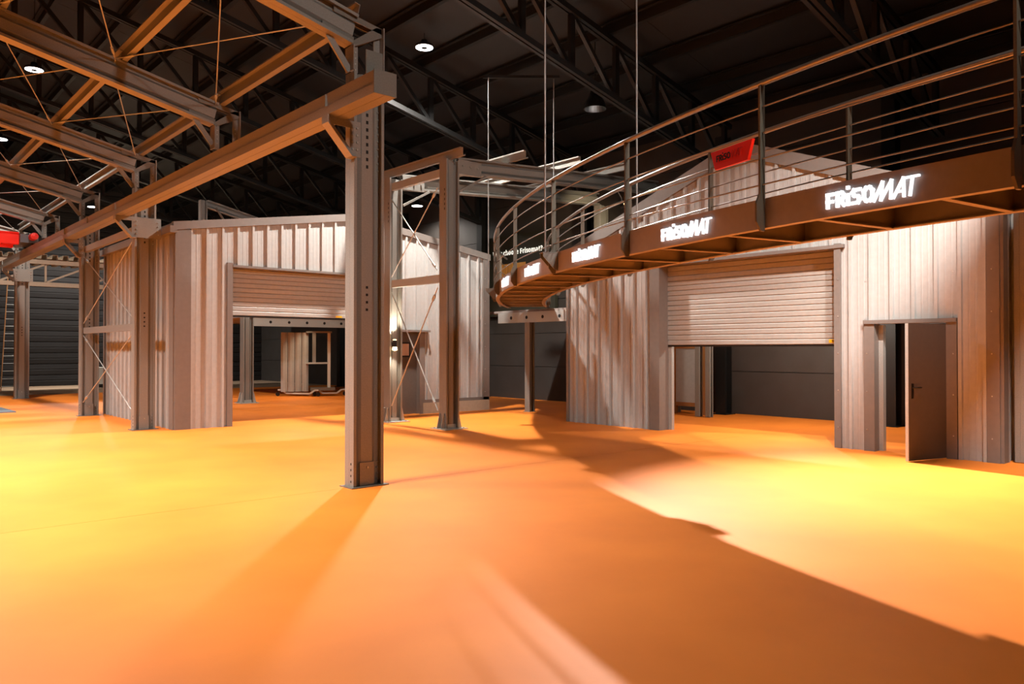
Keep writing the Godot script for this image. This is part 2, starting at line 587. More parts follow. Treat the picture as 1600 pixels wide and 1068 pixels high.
func beam_bracket(label: String, at: Vector3, wide: bool):
	# a welded bracket: plate with a window, edge flange and top flange. at = column centre at soffit height
	var t := thing("beam_bracket", label, "bracket", at)
	var z := 0.105
	var st := S()
	ext(st, rect(-0.27, 0.3 if wide else -0.13, -0.42, 0.0), Vector3(0, 0, z), Vector3.RIGHT, Vector3.UP, Vector3(0, 0, 0.012))
	put(st, "plate", "galv", t)
	st = S()
	ext(st, rect(-0.58, -0.27, -0.085, 0.0), Vector3(0, 0, z), Vector3.RIGHT, Vector3.UP, Vector3(0, 0, 0.012))
	put(st, "top_web", "galv", t)
	st = S()
	ext(st, PackedVector2Array([Vector2(-0.58, -0.085), Vector2(-0.49, -0.085), Vector2(-0.27, -0.33), Vector2(-0.27, -0.42)]), Vector3(0, 0, z), Vector3.RIGHT, Vector3.UP, Vector3(0, 0, 0.012))
	put(st, "diagonal_web", "galv", t)
	st = S()
	ext(st, thick(PackedVector2Array([Vector2(-0.59, 0.0), Vector2(-0.59, -0.09), Vector2(-0.28, -0.43), Vector2(-0.2, -0.43)]), 0.012), Vector3(0, 0, z - 0.07), Vector3.RIGHT, Vector3.UP, Vector3(0, 0, 0.15))
	put(st, "edge_flange", "galv", t)
	for k in 4:
		bolt(t, Vector3(-0.18, -0.08 - 0.085 * k, z + 0.012), 0.013)
		bolt(t, Vector3(0.24 if wide else -0.24, -0.08 - 0.085 * k, z + 0.012), 0.013)

func rafter_y(x: float) -> float:   # underside
	return 5.3 + SLOPE * (4.71 - x)

func rafter(label: String, z: float, x0: float, stub: bool):
	var t := thing("steel_rafter", label, "rafter", Vector3(0, 0, z), "roof rafters above the crane beam")
	var a := Vector3(4.72, rafter_y(4.72) + 0.19, 0)
	var b := Vector3(x0, rafter_y(x0) + 0.19, 0)
	var d := (b - a).normalized()
	var n := Vector3(d.y, -d.x, 0)
	if n.y < 0: n = -n
	for s in [-1, 1]:
		var st := S()
		ext(st, sigma(0.185, 0.1), a, n, Vector3(0, 0, s), b - a)
		put(st, "sigma_profile", "galv", t)
	# knee plate with a window, joining rafter and column
	for s in [-1, 1]:
		var zz: float = 0.05 * s - 0.005
		var st := S()
		ext(st, PackedVector2Array([Vector2(4.45, rafter_y(4.45) + 0.36), Vector2(5.12, 5.6), Vector2(5.12, 5.53), Vector2(4.45, rafter_y(4.45) + 0.28)]), Vector3(0, 0, zz), Vector3.RIGHT, Vector3.UP, Vector3(0, 0, 0.01))
		put(st, "knee_plate", "galv_dark", t)
		st = S()
		ext(st, PackedVector2Array([Vector2(4.3, rafter_y(4.3) + 0.02), Vector2(4.3, rafter_y(4.3) + 0.1), Vector2(4.72, 5.4), Vector2(4.71, 5.3)]), Vector3(0, 0, zz), Vector3.RIGHT, Vector3.UP, Vector3(0, 0, 0.01))
		put(st, "knee_plate", "galv_dark", t)
		st = S()
		ext(st, PackedVector2Array([Vector2(4.70, 5.28), Vector2(4.71, 5.36), Vector2(5.03, 5.6), Vector2(5.12, 5.6), Vector2(5.12, 5.5)]), Vector3(0, 0, zz), Vector3.RIGHT, Vector3.UP, Vector3(0, 0, 0.01))
		put(st, "knee_plate", "galv_dark", t)
	for seg in [[4.69, 4.705], [5.105, 5.12]]:
		var st := S()
		bx(st, seg[0], seg[1], 4.93 if stub else 5.0, 5.3 if seg[0] < 5 else 5.6, -0.1, 0.1)
		put(st, "end_flange", "galv", t)
	if true:
		for seg in [[4.705, 4.8], [5.02, 5.105]]:
			var st := S()
			bx(st, seg[0], seg[1], 4.93 if stub else 5.0, 5.34 if seg[0] < 5 else 5.55, -0.006, 0.006)
			put(st, "stub_leg", "galv", t)
		for k in 5:
			bolt(t, Vector3(4.76, 5.03 + 0.07 * k, 0.006), 0.01)
			bolt(t, Vector3(5.06, 5.03 + 0.07 * k, 0.006), 0.01)
	var st2 := S()
	bar(st2, Vector3(4.4, rafter_y(4.4), 0), Vector3(4.69, 5.0, 0), 0.08, 0.03, Vector3(0, 0, 1))
	put(st2, "knee_brace", "galv", t)

func rods(called: String, label: String, category: String, pairs: Array, r: float, group: String):
	var t := thing(called, label, category, Vector3.ZERO, group)
	for p in pairs:
		var st := S()
		tube(st, [p[0], p[1]], r, 6)
		put(st, "rod", "bright_galv", t)
		st = S()
		var q: Vector3 = p[0].lerp(p[1], 0.9)
		var q2: Vector3 = p[0].lerp(p[1], 0.94)
		tube(st, [q, q2], r * 2.2, 8)
		put(st, "turnbuckle", "bright_galv", t)

func portal_structure():
	var zs := [-8.3, -12.75, -17.15, -21.65, -26.2, -30.7]
	var has_col := [true, false, true, true, false, true]
	var cl := ["tall galvanised steel column standing free on the open floor, first under the crane beam", "", "galvanised steel column with bracket beside the corner of the gabled building",
		"galvanised steel column at the far end of the cross bracing along the side wall", "", "galvanised steel column beside the ladder under the far end of the crane beam"]
	var rl := ["rafter over the free standing column at the crane beam's open end", "rafter ending in a short stub over the crane beam, next to the free standing column", "rafter over the column at the gabled building's corner",
		"rafter over the column at the far end of the wall bracing", "rafter ending in a stub over the crane beam beside the red crane", "rafter over the column beside the ladder"]
	var bl := ["bracket holding the crane beam on the free standing column", "", "wide plate bracket holding the crane beam at the gabled building's corner",
		"bracket holding the crane beam on the column at the far end of the bracing", "", "wide plate bracket holding the crane beam beside the ladder"]
	for i in 6:
		if has_col[i]:
			var t := steel_column(cl[i], Vector3(4.905, 0, zs[i]), 0.205, 0.1, 4.97, "steel columns under the crane beam")
			base_shoe(t, 0.205, 0.1)
			for k in 9:
				var st := S()
				bx(st, -0.015, 0.015, 3.85 + 0.09 * k, 3.89 + 0.09 * k, 0.0515, 0.0545)
				put(st, "slot", "slot", t)
				bolt(t, Vector3(0.17, 3.85 + 0.09 * k, 0.008), 0.011)
			for k in 4:
				var st := S()
				bx(st, -0.015, 0.015, 2.12 + 0.09 * k, 2.15 + 0.09 * k, 0.0515, 0.0545)
				put(st, "slot", "slot", t)
			beam_bracket(bl[i], Vector3(4.905, 4.37, zs[i]), i > 0 and i != 3)
		rafter(rl[i], zs[i], -0.6, not has_col[i])
	var bays := ["next to the free standing column", "beside the gabled building's corner", "above the wall bracing", "next to the red crane", "at the far end of the crane beam"]
	var rows := ["lowest", "second lowest", "third lowest", "topmost"]
	# purlins lying on the rafters
	for x in [4.8, 3.3, 1.75, 0.2]:
		for i in 5:
			var y: float = rafter_y(x) + 0.395
			var st := S()
			ext(st, thick(PackedVector2Array([Vector2(0.07, 0.025), Vector2(0.07, 0), Vector2(0, 0), Vector2(0, 0.18), Vector2(-0.07, 0.18), Vector2(-0.07, 0.155)]), 0.006),
				Vector3(x, y, zs[i + 1] + 0.01), Vector3(0.975, -0.224, 0), Vector3(0.224, 0.975, 0), Vector3(0, 0, zs[i] - zs[i + 1] - 0.02))
			tag(put(st, "steel_purlin", "galv"), rows[[4.8, 3.3, 1.75, 0.2].find(x)] + " galvanised purlin across the rafters " + bays[i], "purlin", "purlins on the rafters")
	for i in 5:
		var pairs := []
		for seg in [[4.7, 3.2], [3.2, 1.65], [1.65, 0.1]]:
			var ya: float = rafter_y(seg[0]) + 0.36
			var yb: float = rafter_y(seg[1]) + 0.36
			pairs.append([Vector3(seg[0], ya, zs[i] - 0.11), Vector3(seg[1], yb, zs[i + 1] + 0.11)])
			pairs.append([Vector3(seg[1], yb - 0.03, zs[i] - 0.11), Vector3(seg[0], ya - 0.03, zs[i + 1] + 0.11)])
		rods("roof_bracing", "crossed thin tie rods between two rafters " + bays[i], "bracing", pairs, 0.009, "tie rods between the rafters")
	# crane beam
	var b := thing("crane_beam", "long galvanised crane beam with orange lit underside carried on column brackets", "beam")
	for s in [-1, 1]:
		var st := S()
		var pl := PackedVector2Array([Vector2(0.003, 0.004), Vector2(0.135, 0.004), Vector2(0.135, 0.1), Vector2(0.108, 0.108), Vector2(0.12, 0.25), Vector2(0.003, 0.25)])
		ext(st, thick(pl, 0.006), Vector3(4.455, 4.37, -31.2), Vector3(s, 0, 0), Vector3.UP, Vector3(0, 0, 24.07))
		put(st, "beam_profile", "galv", b)
	var st4 := S()
	bx(st4, 4.315, 4.595, 4.37, 4.625, -7.13, -7.118)
	put(st4, "end_plate", "galv_dark", b)
	st4 = S()
	bx(st4, 4.35, 4.56, 4.625, 4.9, -7.35, -7.338)
	put(st4, "end_stop", "galv_dark", b)
	st4 = S()
	bx(st4, 4.43, 4.48, 4.626, 4.67, -31.2, -7.4)
	put(st4, "crane_rail", "galv_dark", b)
	for z in [-8.2, -17.05, -19.3, -21.55, -30.6]:
		st4 = S()
		bx(st4, 4.315, 4.39, 4.475, 4.615, z - 0.006, z + 0.006)
		put(st4, "stiffener", "galv", b)
	# wall bracing between the second and third column
	rods("cross_bracing", "upper crossed tie rods between the columns along the building's side wall", "bracing",
		[[Vector3(4.75, 2.3, -17.3), Vector3(4.75, 3.95, -21.5)], [Vector3(4.75, 3.95, -17.3), Vector3(4.75, 2.3, -21.5)]], 0.012, "wall bracing by the crane columns")
	rods("cross_bracing", "lower crossed tie rods between the columns along the building's side wall", "bracing",
		[[Vector3(4.75, 0.35, -17.3), Vector3(4.75, 2.0, -21.5)], [Vector3(4.75, 2.0, -17.3), Vector3(4.75, 0.35, -21.5)]], 0.012, "wall bracing by the crane columns")
	for y in [2.12, 4.13]:
		var st := S()
		ext(st, thick(PackedVector2Array([Vector2(0.05, -0.05), Vector2(0.05, -0.07), Vector2(-0.04, -0.07), Vector2(-0.04, 0.07), Vector2(0.05, 0.07), Vector2(0.05, 0.05)]), 0.006), Vector3(4.78, y, -21.45), Vector3.RIGHT, Vector3.UP, Vector3(0, 0, 4.2))
		tag(put(st, "steel_strut", "galv"), "mid height galvanised strut between the braced columns" if y < 3 else "upper galvanised strut between the braced columns under the crane beam", "strut", "struts of the wall bracing")
	# red overhead crane
	var c := thing("overhead_crane", "red overhead travelling crane sitting on the crane beam", "crane", Vector3(4.455, 4.67, -26.6))
	for k in 2:
		var st := S()
		bx(st, -9.0, -0.35, 0.02 , 0.34, -0.75 + 0.95 * k, -0.55 + 0.95 * k)
		bx(st, -9.0, -0.35, 0.34, 0.36, -0.8 + 0.95 * k, -0.5 + 0.95 * k)
		put(st, "bridge_girder", "signal_red", c)
	var st5 := S()
	bx(st5, -0.35, 0.1, 0.06, 0.3, -0.95, 0.6)
	put(st5, "end_carriage", "slate", c)
	for z in [-0.8, 0.45]:
		st5 = S()
		lathe(st5, [Vector2(0, 0.05), Vector2(0.11, 0.05), Vector2(0.11, -0.05), Vector2(0, -0.05)], Vector3(0, 0.11, z), 16, Vector3.RIGHT)
		put(st5, "wheel", "black", c)
	st5 = S()
	lathe(st5, [Vector2(0, 0.2), Vector2(0.1, 0.18), Vector2(0.11, -0.1), Vector2(0, -0.12)], Vector3(-0.05, 0.22, 0.75), 14, Vector3(0, 0, 1))
	put(st5, "drive_motor", "red", c)

# ------------------------------------------------------------------ cross braced frame beside the walkway
func plated_column(label: String, at: Vector3, top: float, group: String) -> Node3D:
	var t := steel_column(label, at, 0.165, 0.12, top, group)
	var st := S()
	bx(st, -0.29, 0.29, 0.0, 0.02, -0.27, 0.27)
	put(st, "base_plate", "bright_galv", t)
	for s in [-1, 1]:
		for q in [-1, 1]:
			st = S()
			ext(st, PackedVector2Array([Vector2(0.168, 0.02), Vector2(0.27, 0.02), Vector2(0.2, 0.32), Vector2(0.168, 0.34)]), Vector3(0, 0, 0.07 * q - 0.005), Vector3(s, 0, 0), Vector3.UP, Vector3(0, 0, 0.01))
			put(st, "stiffener", "bright_galv", t)
		for k in 2:
			bolt(t, Vector3(0.23 * s, 0.02, -0.2 + 0.4 * k), 0.025, Vector3.UP)
	st = S()
	bx(st, -0.13, 0.13, 0.02, 0.1, 0.062, 0.075)
	put(st, "base_cleat", "bright_galv", t)
	return t

func centre_frame():
	var g := "columns of the cross braced frame"
	var t1 := plated_column("pale steel column of the cross braced frame carrying a small wall spot", Vector3(9.73, 0, -15.2), 5.55, g)
	var t2 := plated_column("brown lit steel column of the cross braced frame beside the walkway", Vector3(9.75, 0, -13.08), 5.6, g)
	for t in [t1, t2]:
		for k in 5:
			var st := S()
			bx(st, -0.168, -0.166, 4.55 + 0.1 * k, 4.6 + 0.1 * k, 0.045, 0.075)
			put(st, "slot", "slot", t)
	rods("cross_bracing", "upper crossed tie rods of the frame beside the walkway", "bracing",
		[[Vector3(9.58, 3.3, -15.03), Vector3(9.58, 5.05, -13.25)], [Vector3(9.58, 5.05, -15.03), Vector3(9.58, 3.3, -13.25)]], 0.014, "bracing of the frame beside the walkway")
	rods("cross_bracing", "lower crossed tie rods of the frame beside the walkway", "bracing",
		[[Vector3(9.58, 0.38, -15.03), Vector3(9.58, 2.95, -13.25)], [Vector3(9.58, 2.95, -15.03), Vector3(9.58, 0.38, -13.25)]], 0.014, "bracing of the frame beside the walkway")
	for q in [[3.14, "mid height strut between the two columns of the cross braced frame"], [5.35, "top strut between the two columns of the cross braced frame"]]:
		var st := S()
		ext(st, thick(PackedVector2Array([Vector2(0.05, -0.05), Vector2(0.05, -0.08), Vector2(-0.04, -0.08), Vector2(-0.04, 0.08), Vector2(0.05, 0.08), Vector2(0.05, 0.05)]), 0.006), Vector3(9.64, q[0], -15.07), Vector3.RIGHT, Vector3.UP, Vector3(0, 0, 1.86))
		tag(put(st, "steel_strut", "bright_galv"), q[1], "strut", "struts of the cross braced frame")
	for q in [[-13.08, "brown lit rafter over the cross braced frame nearer the walkway"], [-15.2, "pale rafter over the cross braced frame nearer the gabled building"]]:
		var t := thing("steel_rafter", q[1], "rafter", Vector3(9.91, 5.52, q[0]), "rafters of the cross braced frame")
		var d := Vector3(6.7, 0.46, 0)
		var n := Vector3(-0.069, 0.9976, 0)
		for s in [-1, 1]:
			var st := S()
			ext(st, sigma(0.165, 0.11), Vector3.ZERO, n, Vector3(0, 0, s), d)
			put(st, "sigma_profile", "galv", t)
		var st2 := S()
		bx(st2, 0.0, 0.6, -0.17, 0.13, 0.112, 0.122)
		put(st2, "knee_plate", "galv", t)
		st2 = S()
		bar(st2, Vector3(0.02, -0.55, 0.1), Vector3(0.75, -0.14, 0.1), 0.05, 0.05)
		put(st2, "knee_brace", "galv", t)
		for k in 3:
			bolt(t, Vector3(0.1 + 0.2 * k, 0.0, 0.122), 0.02)
	for q in [[9.7, -16.6, -12.55], [11.3, -16.3, -12.4], [12.9, -16.0, -12.3], [14.5, -16.0, -12.3]]:
		var y: float = maxf(5.7 + (q[0] - 9.9) * 0.069, 5.69) - (0.07 if q[0] < 10.0 else 0.0)
		var st := S()
		ext(st, thick(PackedVector2Array([Vector2(0.06, 0.025), Vector2(0.06, 0), Vector2(0, 0), Vector2(0, 0.16), Vector2(-0.06, 0.16), Vector2(-0.06, 0.135)]), 0.006), Vector3(q[0], y, q[1]), Vector3.RIGHT, Vector3.UP, Vector3(0, 0, q[2] - q[1]))
		tag(put(st, "steel_purlin", "galv"), ["first", "second", "third", "fourth"][[9.7, 11.3, 12.9, 14.5].find(q[0])] + " purlin from the cross braced columns on the frame's rafters", "purlin", "purlins on the cross braced frame")
	for z in [-13.08, -15.2]:
		var t := steel_column("steel column carrying the far end of the rafter behind the walkway", Vector3(16.8, 2.76, z), 0.165, 0.12, 3.05, "rear columns of the cross braced frame")
	# wall spot clamped to the pale column
	var sp := thing("column_spot", "small up and down spot clamped to the pale steel column", "lamp", Vector3(9.62, 1.72, -15.02))
	var st3 := S()
	lathe(st3, [Vector2(0.0, 0.12), Vector2(0.045, 0.12), Vector2(0.045, -0.02), Vector2(0.0, -0.02)], Vector3(0, 0.02, 0.06), 14)
	bx(st3, -0.03, 0.03, -0.03, 0.1, -0.02, 0.02)
	put(st3, "housing", "black_steel", sp)
	st3 = S()
	lathe(st3, [Vector2(0.0, -0.005), Vector2(0.05, -0.01), Vector2(0.06, -0.08), Vector2(0.0, -0.1)], Vector3(0, 0.0, 0.06), 14)
	put(st3, "bulb", "warm_led", sp)
	st3 = S()
	lathe(st3, [Vector2(0.0, 0.02), Vector2(0.04, 0.015), Vector2(0.04, 0.0), Vector2(0.0, 0.0)], Vector3(0, 0.145, 0.06), 14)
	put(st3, "lens", "warm_led", sp)
	for q in [[0.2, 5.0, 70.0], [-0.13, 1.2, -70.0]]:
		var l := SpotLight3D.new()
		l.name = "spot_light"
		l.light_energy = q[1]
		l.light_color = Color(1, 0.93, 0.82)
		l.light_size = 0.04
		l.spot_range = 60.0
		l.spot_attenuation = 2.0
		l.spot_angle = 50.0
		l.shadow_enabled = true
		sp.add_child(l, true)
		l.position = Vector3(0, q[0], 0.06)
		l.basis = Basis.looking_at(Vector3(0.1, signf(q[2]), -0.05).normalized(), Vector3(1, 0, 0))

# ------------------------------------------------------------------ mezzanines
func holed_beam(label: String, a: Vector3, b: Vector3, face: Vector3):
	var t := thing("steel_beam", label, "beam", Vector3.ZERO, "perforated mezzanine beams")
	var d := (b - a).normalized()
	var L := (b - a).length()
	var st := S()
	ext(st, thick(PackedVector2Array([Vector2(0.07, 0.03), Vector2(0.07, 0), Vector2(0, 0), Vector2(0, 0.27), Vector2(0.07, 0.27), Vector2(0.07, 0.24)]), 0.008), a, -face, Vector3.UP, b - a)
	put(st, "channel", "bright_galv", t)
	var s := 0.55
	while s < L - 0.2:
		st = S()
		lathe(st, [Vector2(0.045, 0.0), Vector2(0.045, 0.006), Vector2(0.0, 0.006)], a + d * s + Vector3(0, 0.13, 0) + face * 0.003, 16, face)
		put(st, "hole", "slot", t)
		s += 0.62

func mezzanine():
	holed_beam("perforated steel beam under the mezzanine edge between the two buildings", Vector3(13.95, 2.38, -16.45), Vector3(13.95, 2.38, -12.72), Vector3(-1, 0, 0))
	holed_beam("perforated steel beam seen through the gabled building's gate", Vector3(9.9, 2.39, -23.4), Vector3(17.2, 2.39, -23.4), Vector3(0, 0, 1))
	var t := steel_column("slim steel post under the mezzanine beam between the two buildings", Vector3(14.06, 0, -15.28), 0.09, 0.09, 2.37, "")
	var st0 := S()
	bx(st0, -0.12, 0.12, 0, 0.012, -0.12, 0.12)
	put(st0, "base_plate", "galv", t)
	plated_column("steel column with stiffened base plate inside the gabled building", Vector3(9.73, 0, -23.5), 2.66, "")
	# decks
	var m := thing("mezzanine_deck", "mezzanine deck of steel panels behind the curved walkway", "mezzanine")
	for k in 5:
		var st := S()
		bx(st, 14.02, 17.15, 2.655, 2.715, -13.4 - 0.75 * k - 0.745, -13.4 - 0.75 * k + (0.68 if k == 0 else 0.0))
		put(st, "deck_panel", "walk", m)
	m = thing("mezzanine_deck", "mezzanine deck of steel panels behind the gabled building", "mezzanine")
	for k in 9:
		var st := S()
		bx(st, 9.8 + 0.8 * k, 9.8 + 0.8 * k + 0.795, 2.67, 2.76, -30.5, -23.3)
		put(st, "deck_panel", "walk", m)
	for q in [Vector3(11.4, 2.665, -24.6), Vector3(12.0, 2.665, -24.9), Vector3(12.6, 2.665, -25.2)]:
		var t2 := thing("downlight", "small round downlight set in the mezzanine underside", "lamp", q, "downlights under the mezzanine")
		var st := S()
		lathe(st, [Vector2(0.07, 0.0), Vector2(0.07, -0.02), Vector2(0.05, -0.02)], Vector3.ZERO, 14)
		put(st, "trim_ring", "white", t2)
		st = S()
		lathe(st, [Vector2(0.05, -0.005), Vector2(0.05, -0.018), Vector2(0.0, -0.018)], Vector3.ZERO, 14)
		put(st, "diffuser", "warm_led", t2)
		var l := SpotLight3D.new()
		l.name = "lamp_light"
		l.light_energy = 1.2
		l.light_color = Color(1, 0.9, 0.75)
		l.light_size = 0.05
		l.spot_range = 60.0
		l.spot_attenuation = 2.0
		l.spot_angle = 60
		l.shadow_enabled = true
		t2.add_child(l)
		l.position = Vector3(0, -0.04, 0)
		l.basis = Basis.looking_at(Vector3.DOWN, Vector3(0, 0, -1))
	# lattice mezzanine at the back of the hall
	var b := thing("lattice_girder", "beige lit lattice girder with ribbed deck edge at the back of the hall", "girder", Vector3(0, 0, -34.0))
	for y in [4.13, 4.98]:
		var st := S()
		bx(st, -6.0, 13.0, y - 0.08, y + 0.08, -0.08, 0.08)
		put(st, "chord", "beige", b)
	var x := -5.8
	while x < 12.9:
		var st := S()
		bar(st, Vector3(x, 4.2, 0), Vector3(x, 4.9, 0), 0.07, 0.07)
		put(st, "vertical", "beige", b)
		st = S()
		bar(st, Vector3(x, 4.2, 0), Vector3(x + 1.5, 4.9, 0), 0.07, 0.07)
		put(st, "diagonal", "beige", b)
		x += 1.5
	var st6 := S()
	var pl := PackedVector2Array()
	var k2 := 0
	while k2 * 0.36 < 19.0:
		var q := -6.0 + k2 * 0.36
		pl.append_array(PackedVector2Array([Vector2(q, 5.1), Vector2(q + 0.14, 5.1), Vector2(q + 0.17, 5.26), Vector2(q + 0.33, 5.26)]))
		k2 += 1
	ext(st6, thick(pl, 0.012), Vector3(0, 0, -3.0), Vector3.RIGHT, Vector3.UP, Vector3(0, 0, 3.15))
	put(st6, "ribbed_deck", "beige", b)
	for q in [1.2, 9.4]:
		st6 = S()
		bx(st6, q, q + 1.1, 4.62, 4.68, -1.2, -1.05)
		put(st6, "light_strip", "warm_led", b)
	for q in [-1.0, 12.6]:
		st6 = S()
		bx(st6, q - 0.1, q + 0.1, 0, 4.05, -0.1, 0.1)
		put(st6, "column", "beige", b)

# ------------------------------------------------------------------ clad buildings
# facade frame: o + es*s + up*y + en*w
var FO := Vector3.ZERO
var FS := Vector3.RIGHT
var FN := Vector3(0, 0, 1)

func fb(st: SurfaceTool, s0: float, s1: float, y0: float, y1: float, w0: float, w1: float):
	ext(st, rect(s0, s1, y0, y1), FO + FN * w0, FS, Vector3.UP, FN * (w1 - w0))

func clad(parent: Node, s0: float, s1: float, y0: float, top: Callable, ridge: float):
	# one sheet per metre, ribs every third of a metre
	var a := s0
	var first := true
	while a < s1 - 0.01:
		var b := minf(floorf((a + 1.001)), s1)
		if b - a < 0.05 and b < s1: b = minf(b + 1.0, s1)
		sheet(parent, a, b, y0, top, ridge)
		a = b

func sheet(parent: Node, s0: float, s1: float, y0: float, top: Callable, ridge: float):
	var raw := []
	var k := floorf(s0 * 3.0) - 1.0
	while k / 3.0 < s1 + 0.4:
		var c := k / 3.0
		for q in [[-0.034, 0.0], [-0.024, 0.045], [0.024, 0.045], [0.034, 0.0], [0.105, 0.0], [0.112, 0.003], [0.128, 0.003], [0.135, 0.0], [0.198, 0.0], [0.205, 0.003], [0.221, 0.003], [0.228, 0.0]]:
			raw.append(Vector2(c + q[0], q[1]))
		k += 1.0
	var pts: Array[Vector2] = []
	for i in raw.size():
		var p: Vector2 = raw[i]
		if i > 0:
			var o: Vector2 = raw[i - 1]
			for cut in [s0, ridge, s1]:
				if o.x < cut and p.x > cut and cut >= s0 - 0.0001 and cut <= s1 + 0.0001:
					pts.append(Vector2(cut, lerpf(o.y, p.y, (cut - o.x) / (p.x - o.x))))
		if p.x >= s0 and p.x <= s1:
			pts.append(p)
	var st := S()
	var n := pts.size()
	var f := FS.cross(Vector3.UP).dot(FN) < 0.0
	for i in n - 1:
		var p := pts[i]
		var q := pts[i + 1]
		var a := FO + FS * p.x + FN * p.y + Vector3.UP * y0
		var b := FO + FS * q.x + FN * q.y + Vector3.UP * y0
		var tp: float = top.call(p.x)
		var tq: float = top.call(q.x)
		var c := b + Vector3.UP * (tq - y0)
		var d := a + Vector3.UP * (tp - y0)
		quad(st, a, b, c, d, f)
		var a2 := FO + FS * p.x - FN * 0.05 + Vector3.UP * y0
		var b2 := FO + FS * q.x - FN * 0.05 + Vector3.UP * y0
		var c2 := b2 + Vector3.UP * (tq - y0)
		var d2 := a2 + Vector3.UP * (tp - y0)
		quad(st, b2, a2, d2, c2, f)
		quad(st, a2, b2, b, a, f)
		quad(st, d, c, c2, d2, f)
		if i == 0: quad(st, a2, a, d, d2, f)
		if i == n - 2: quad(st, b, b2, c2, c, f)
	put(st, "cladding_sheet", "clad", parent)

func screws(t: Node, s: float, y0: float, y1: float, w: float):
	var y := y0
	while y < y1:
		var st := S()
		lathe(st, [Vector2(0.011, 0.0), Vector2(0.011, 0.008), Vector2(0.0, 0.01)], FO + FS * s + Vector3.UP * y + FN * w, 6, FN)
		put(st, "screw", "bolt", t)
		y += 0.62

func fpart(t: Node, called: String, m: String, s0: float, s1: float, y0: float, y1: float, w0: float, w1: float) -> MeshInstance3D:
	var st := S()
	fb(st, s0, s1, y0, y1, w0, w1)
	return put(st, called, m, t)

func sectional(t: Node, s0: float, s1: float, y0: float, y1: float, w: float):
	var d := sub(t, "sectional_door")
	var n := int(round((y1 - y0) / 0.1))
	var h := (y1 - y0) / n
	for k in n:
		var st := S()
		var y := y0 + h * k
		ext(st, PackedVector2Array([Vector2(0, y + 0.002), Vector2(0.02, y + 0.002), Vector2(0.032, y + 0.014), Vector2(0.032, y + h - 0.016), Vector2(0.022, y + h - 0.002), Vector2(0, y + h - 0.002)]),
			FO + FS * s0 + FN * w, FN, Vector3.UP, FS * (s1 - s0))
		put(st, "slat", "door_slat", d)
	fpart(d, "light_stop_backing", "door_slat", s0, s1, y0, y1, w - 0.03, w - 0.001)  # added backing, stops inside light leaking between the slats
	fpart(d, "rubber_seal", "black", s0, s1, y0 - 0.03, y0, w, w + 0.03)

func gable(t: Node, s0: float, s1: float, ridge: float, ye: float, yr: float, h: float, m := "flash"):
	for q in [[s0, ye, ridge, yr], [ridge, yr, s1, ye]]:
		var st := S()
		ext(st, PackedVector2Array([Vector2(q[0], q[1] - h), Vector2(q[2], q[3] - h), Vector2(q[2], q[3]), Vector2(q[0], q[1])]), FO - FN * 0.06, FS, Vector3.UP, FN * 0.12)
		put(st, "verge_flashing", m, t)

func roof_slabs(t: Node, s0: float, s1: float, ridge: float, ye: float, yr: float, depth: float):
	for q in [[s0, ye, ridge, yr], [ridge, yr, s1, ye]]:
		var st := S()
		ext(st, PackedVector2Array([Vector2(q[0], q[1] - 0.1), Vector2(q[2], q[3] - 0.1), Vector2(q[2], q[3] - 0.02), Vector2(q[0], q[1] - 0.02)]), FO - FN * depth, FS, Vector3.UP, FN * (depth - 0.07))
		put(st, "roof_slab", "flash", t)

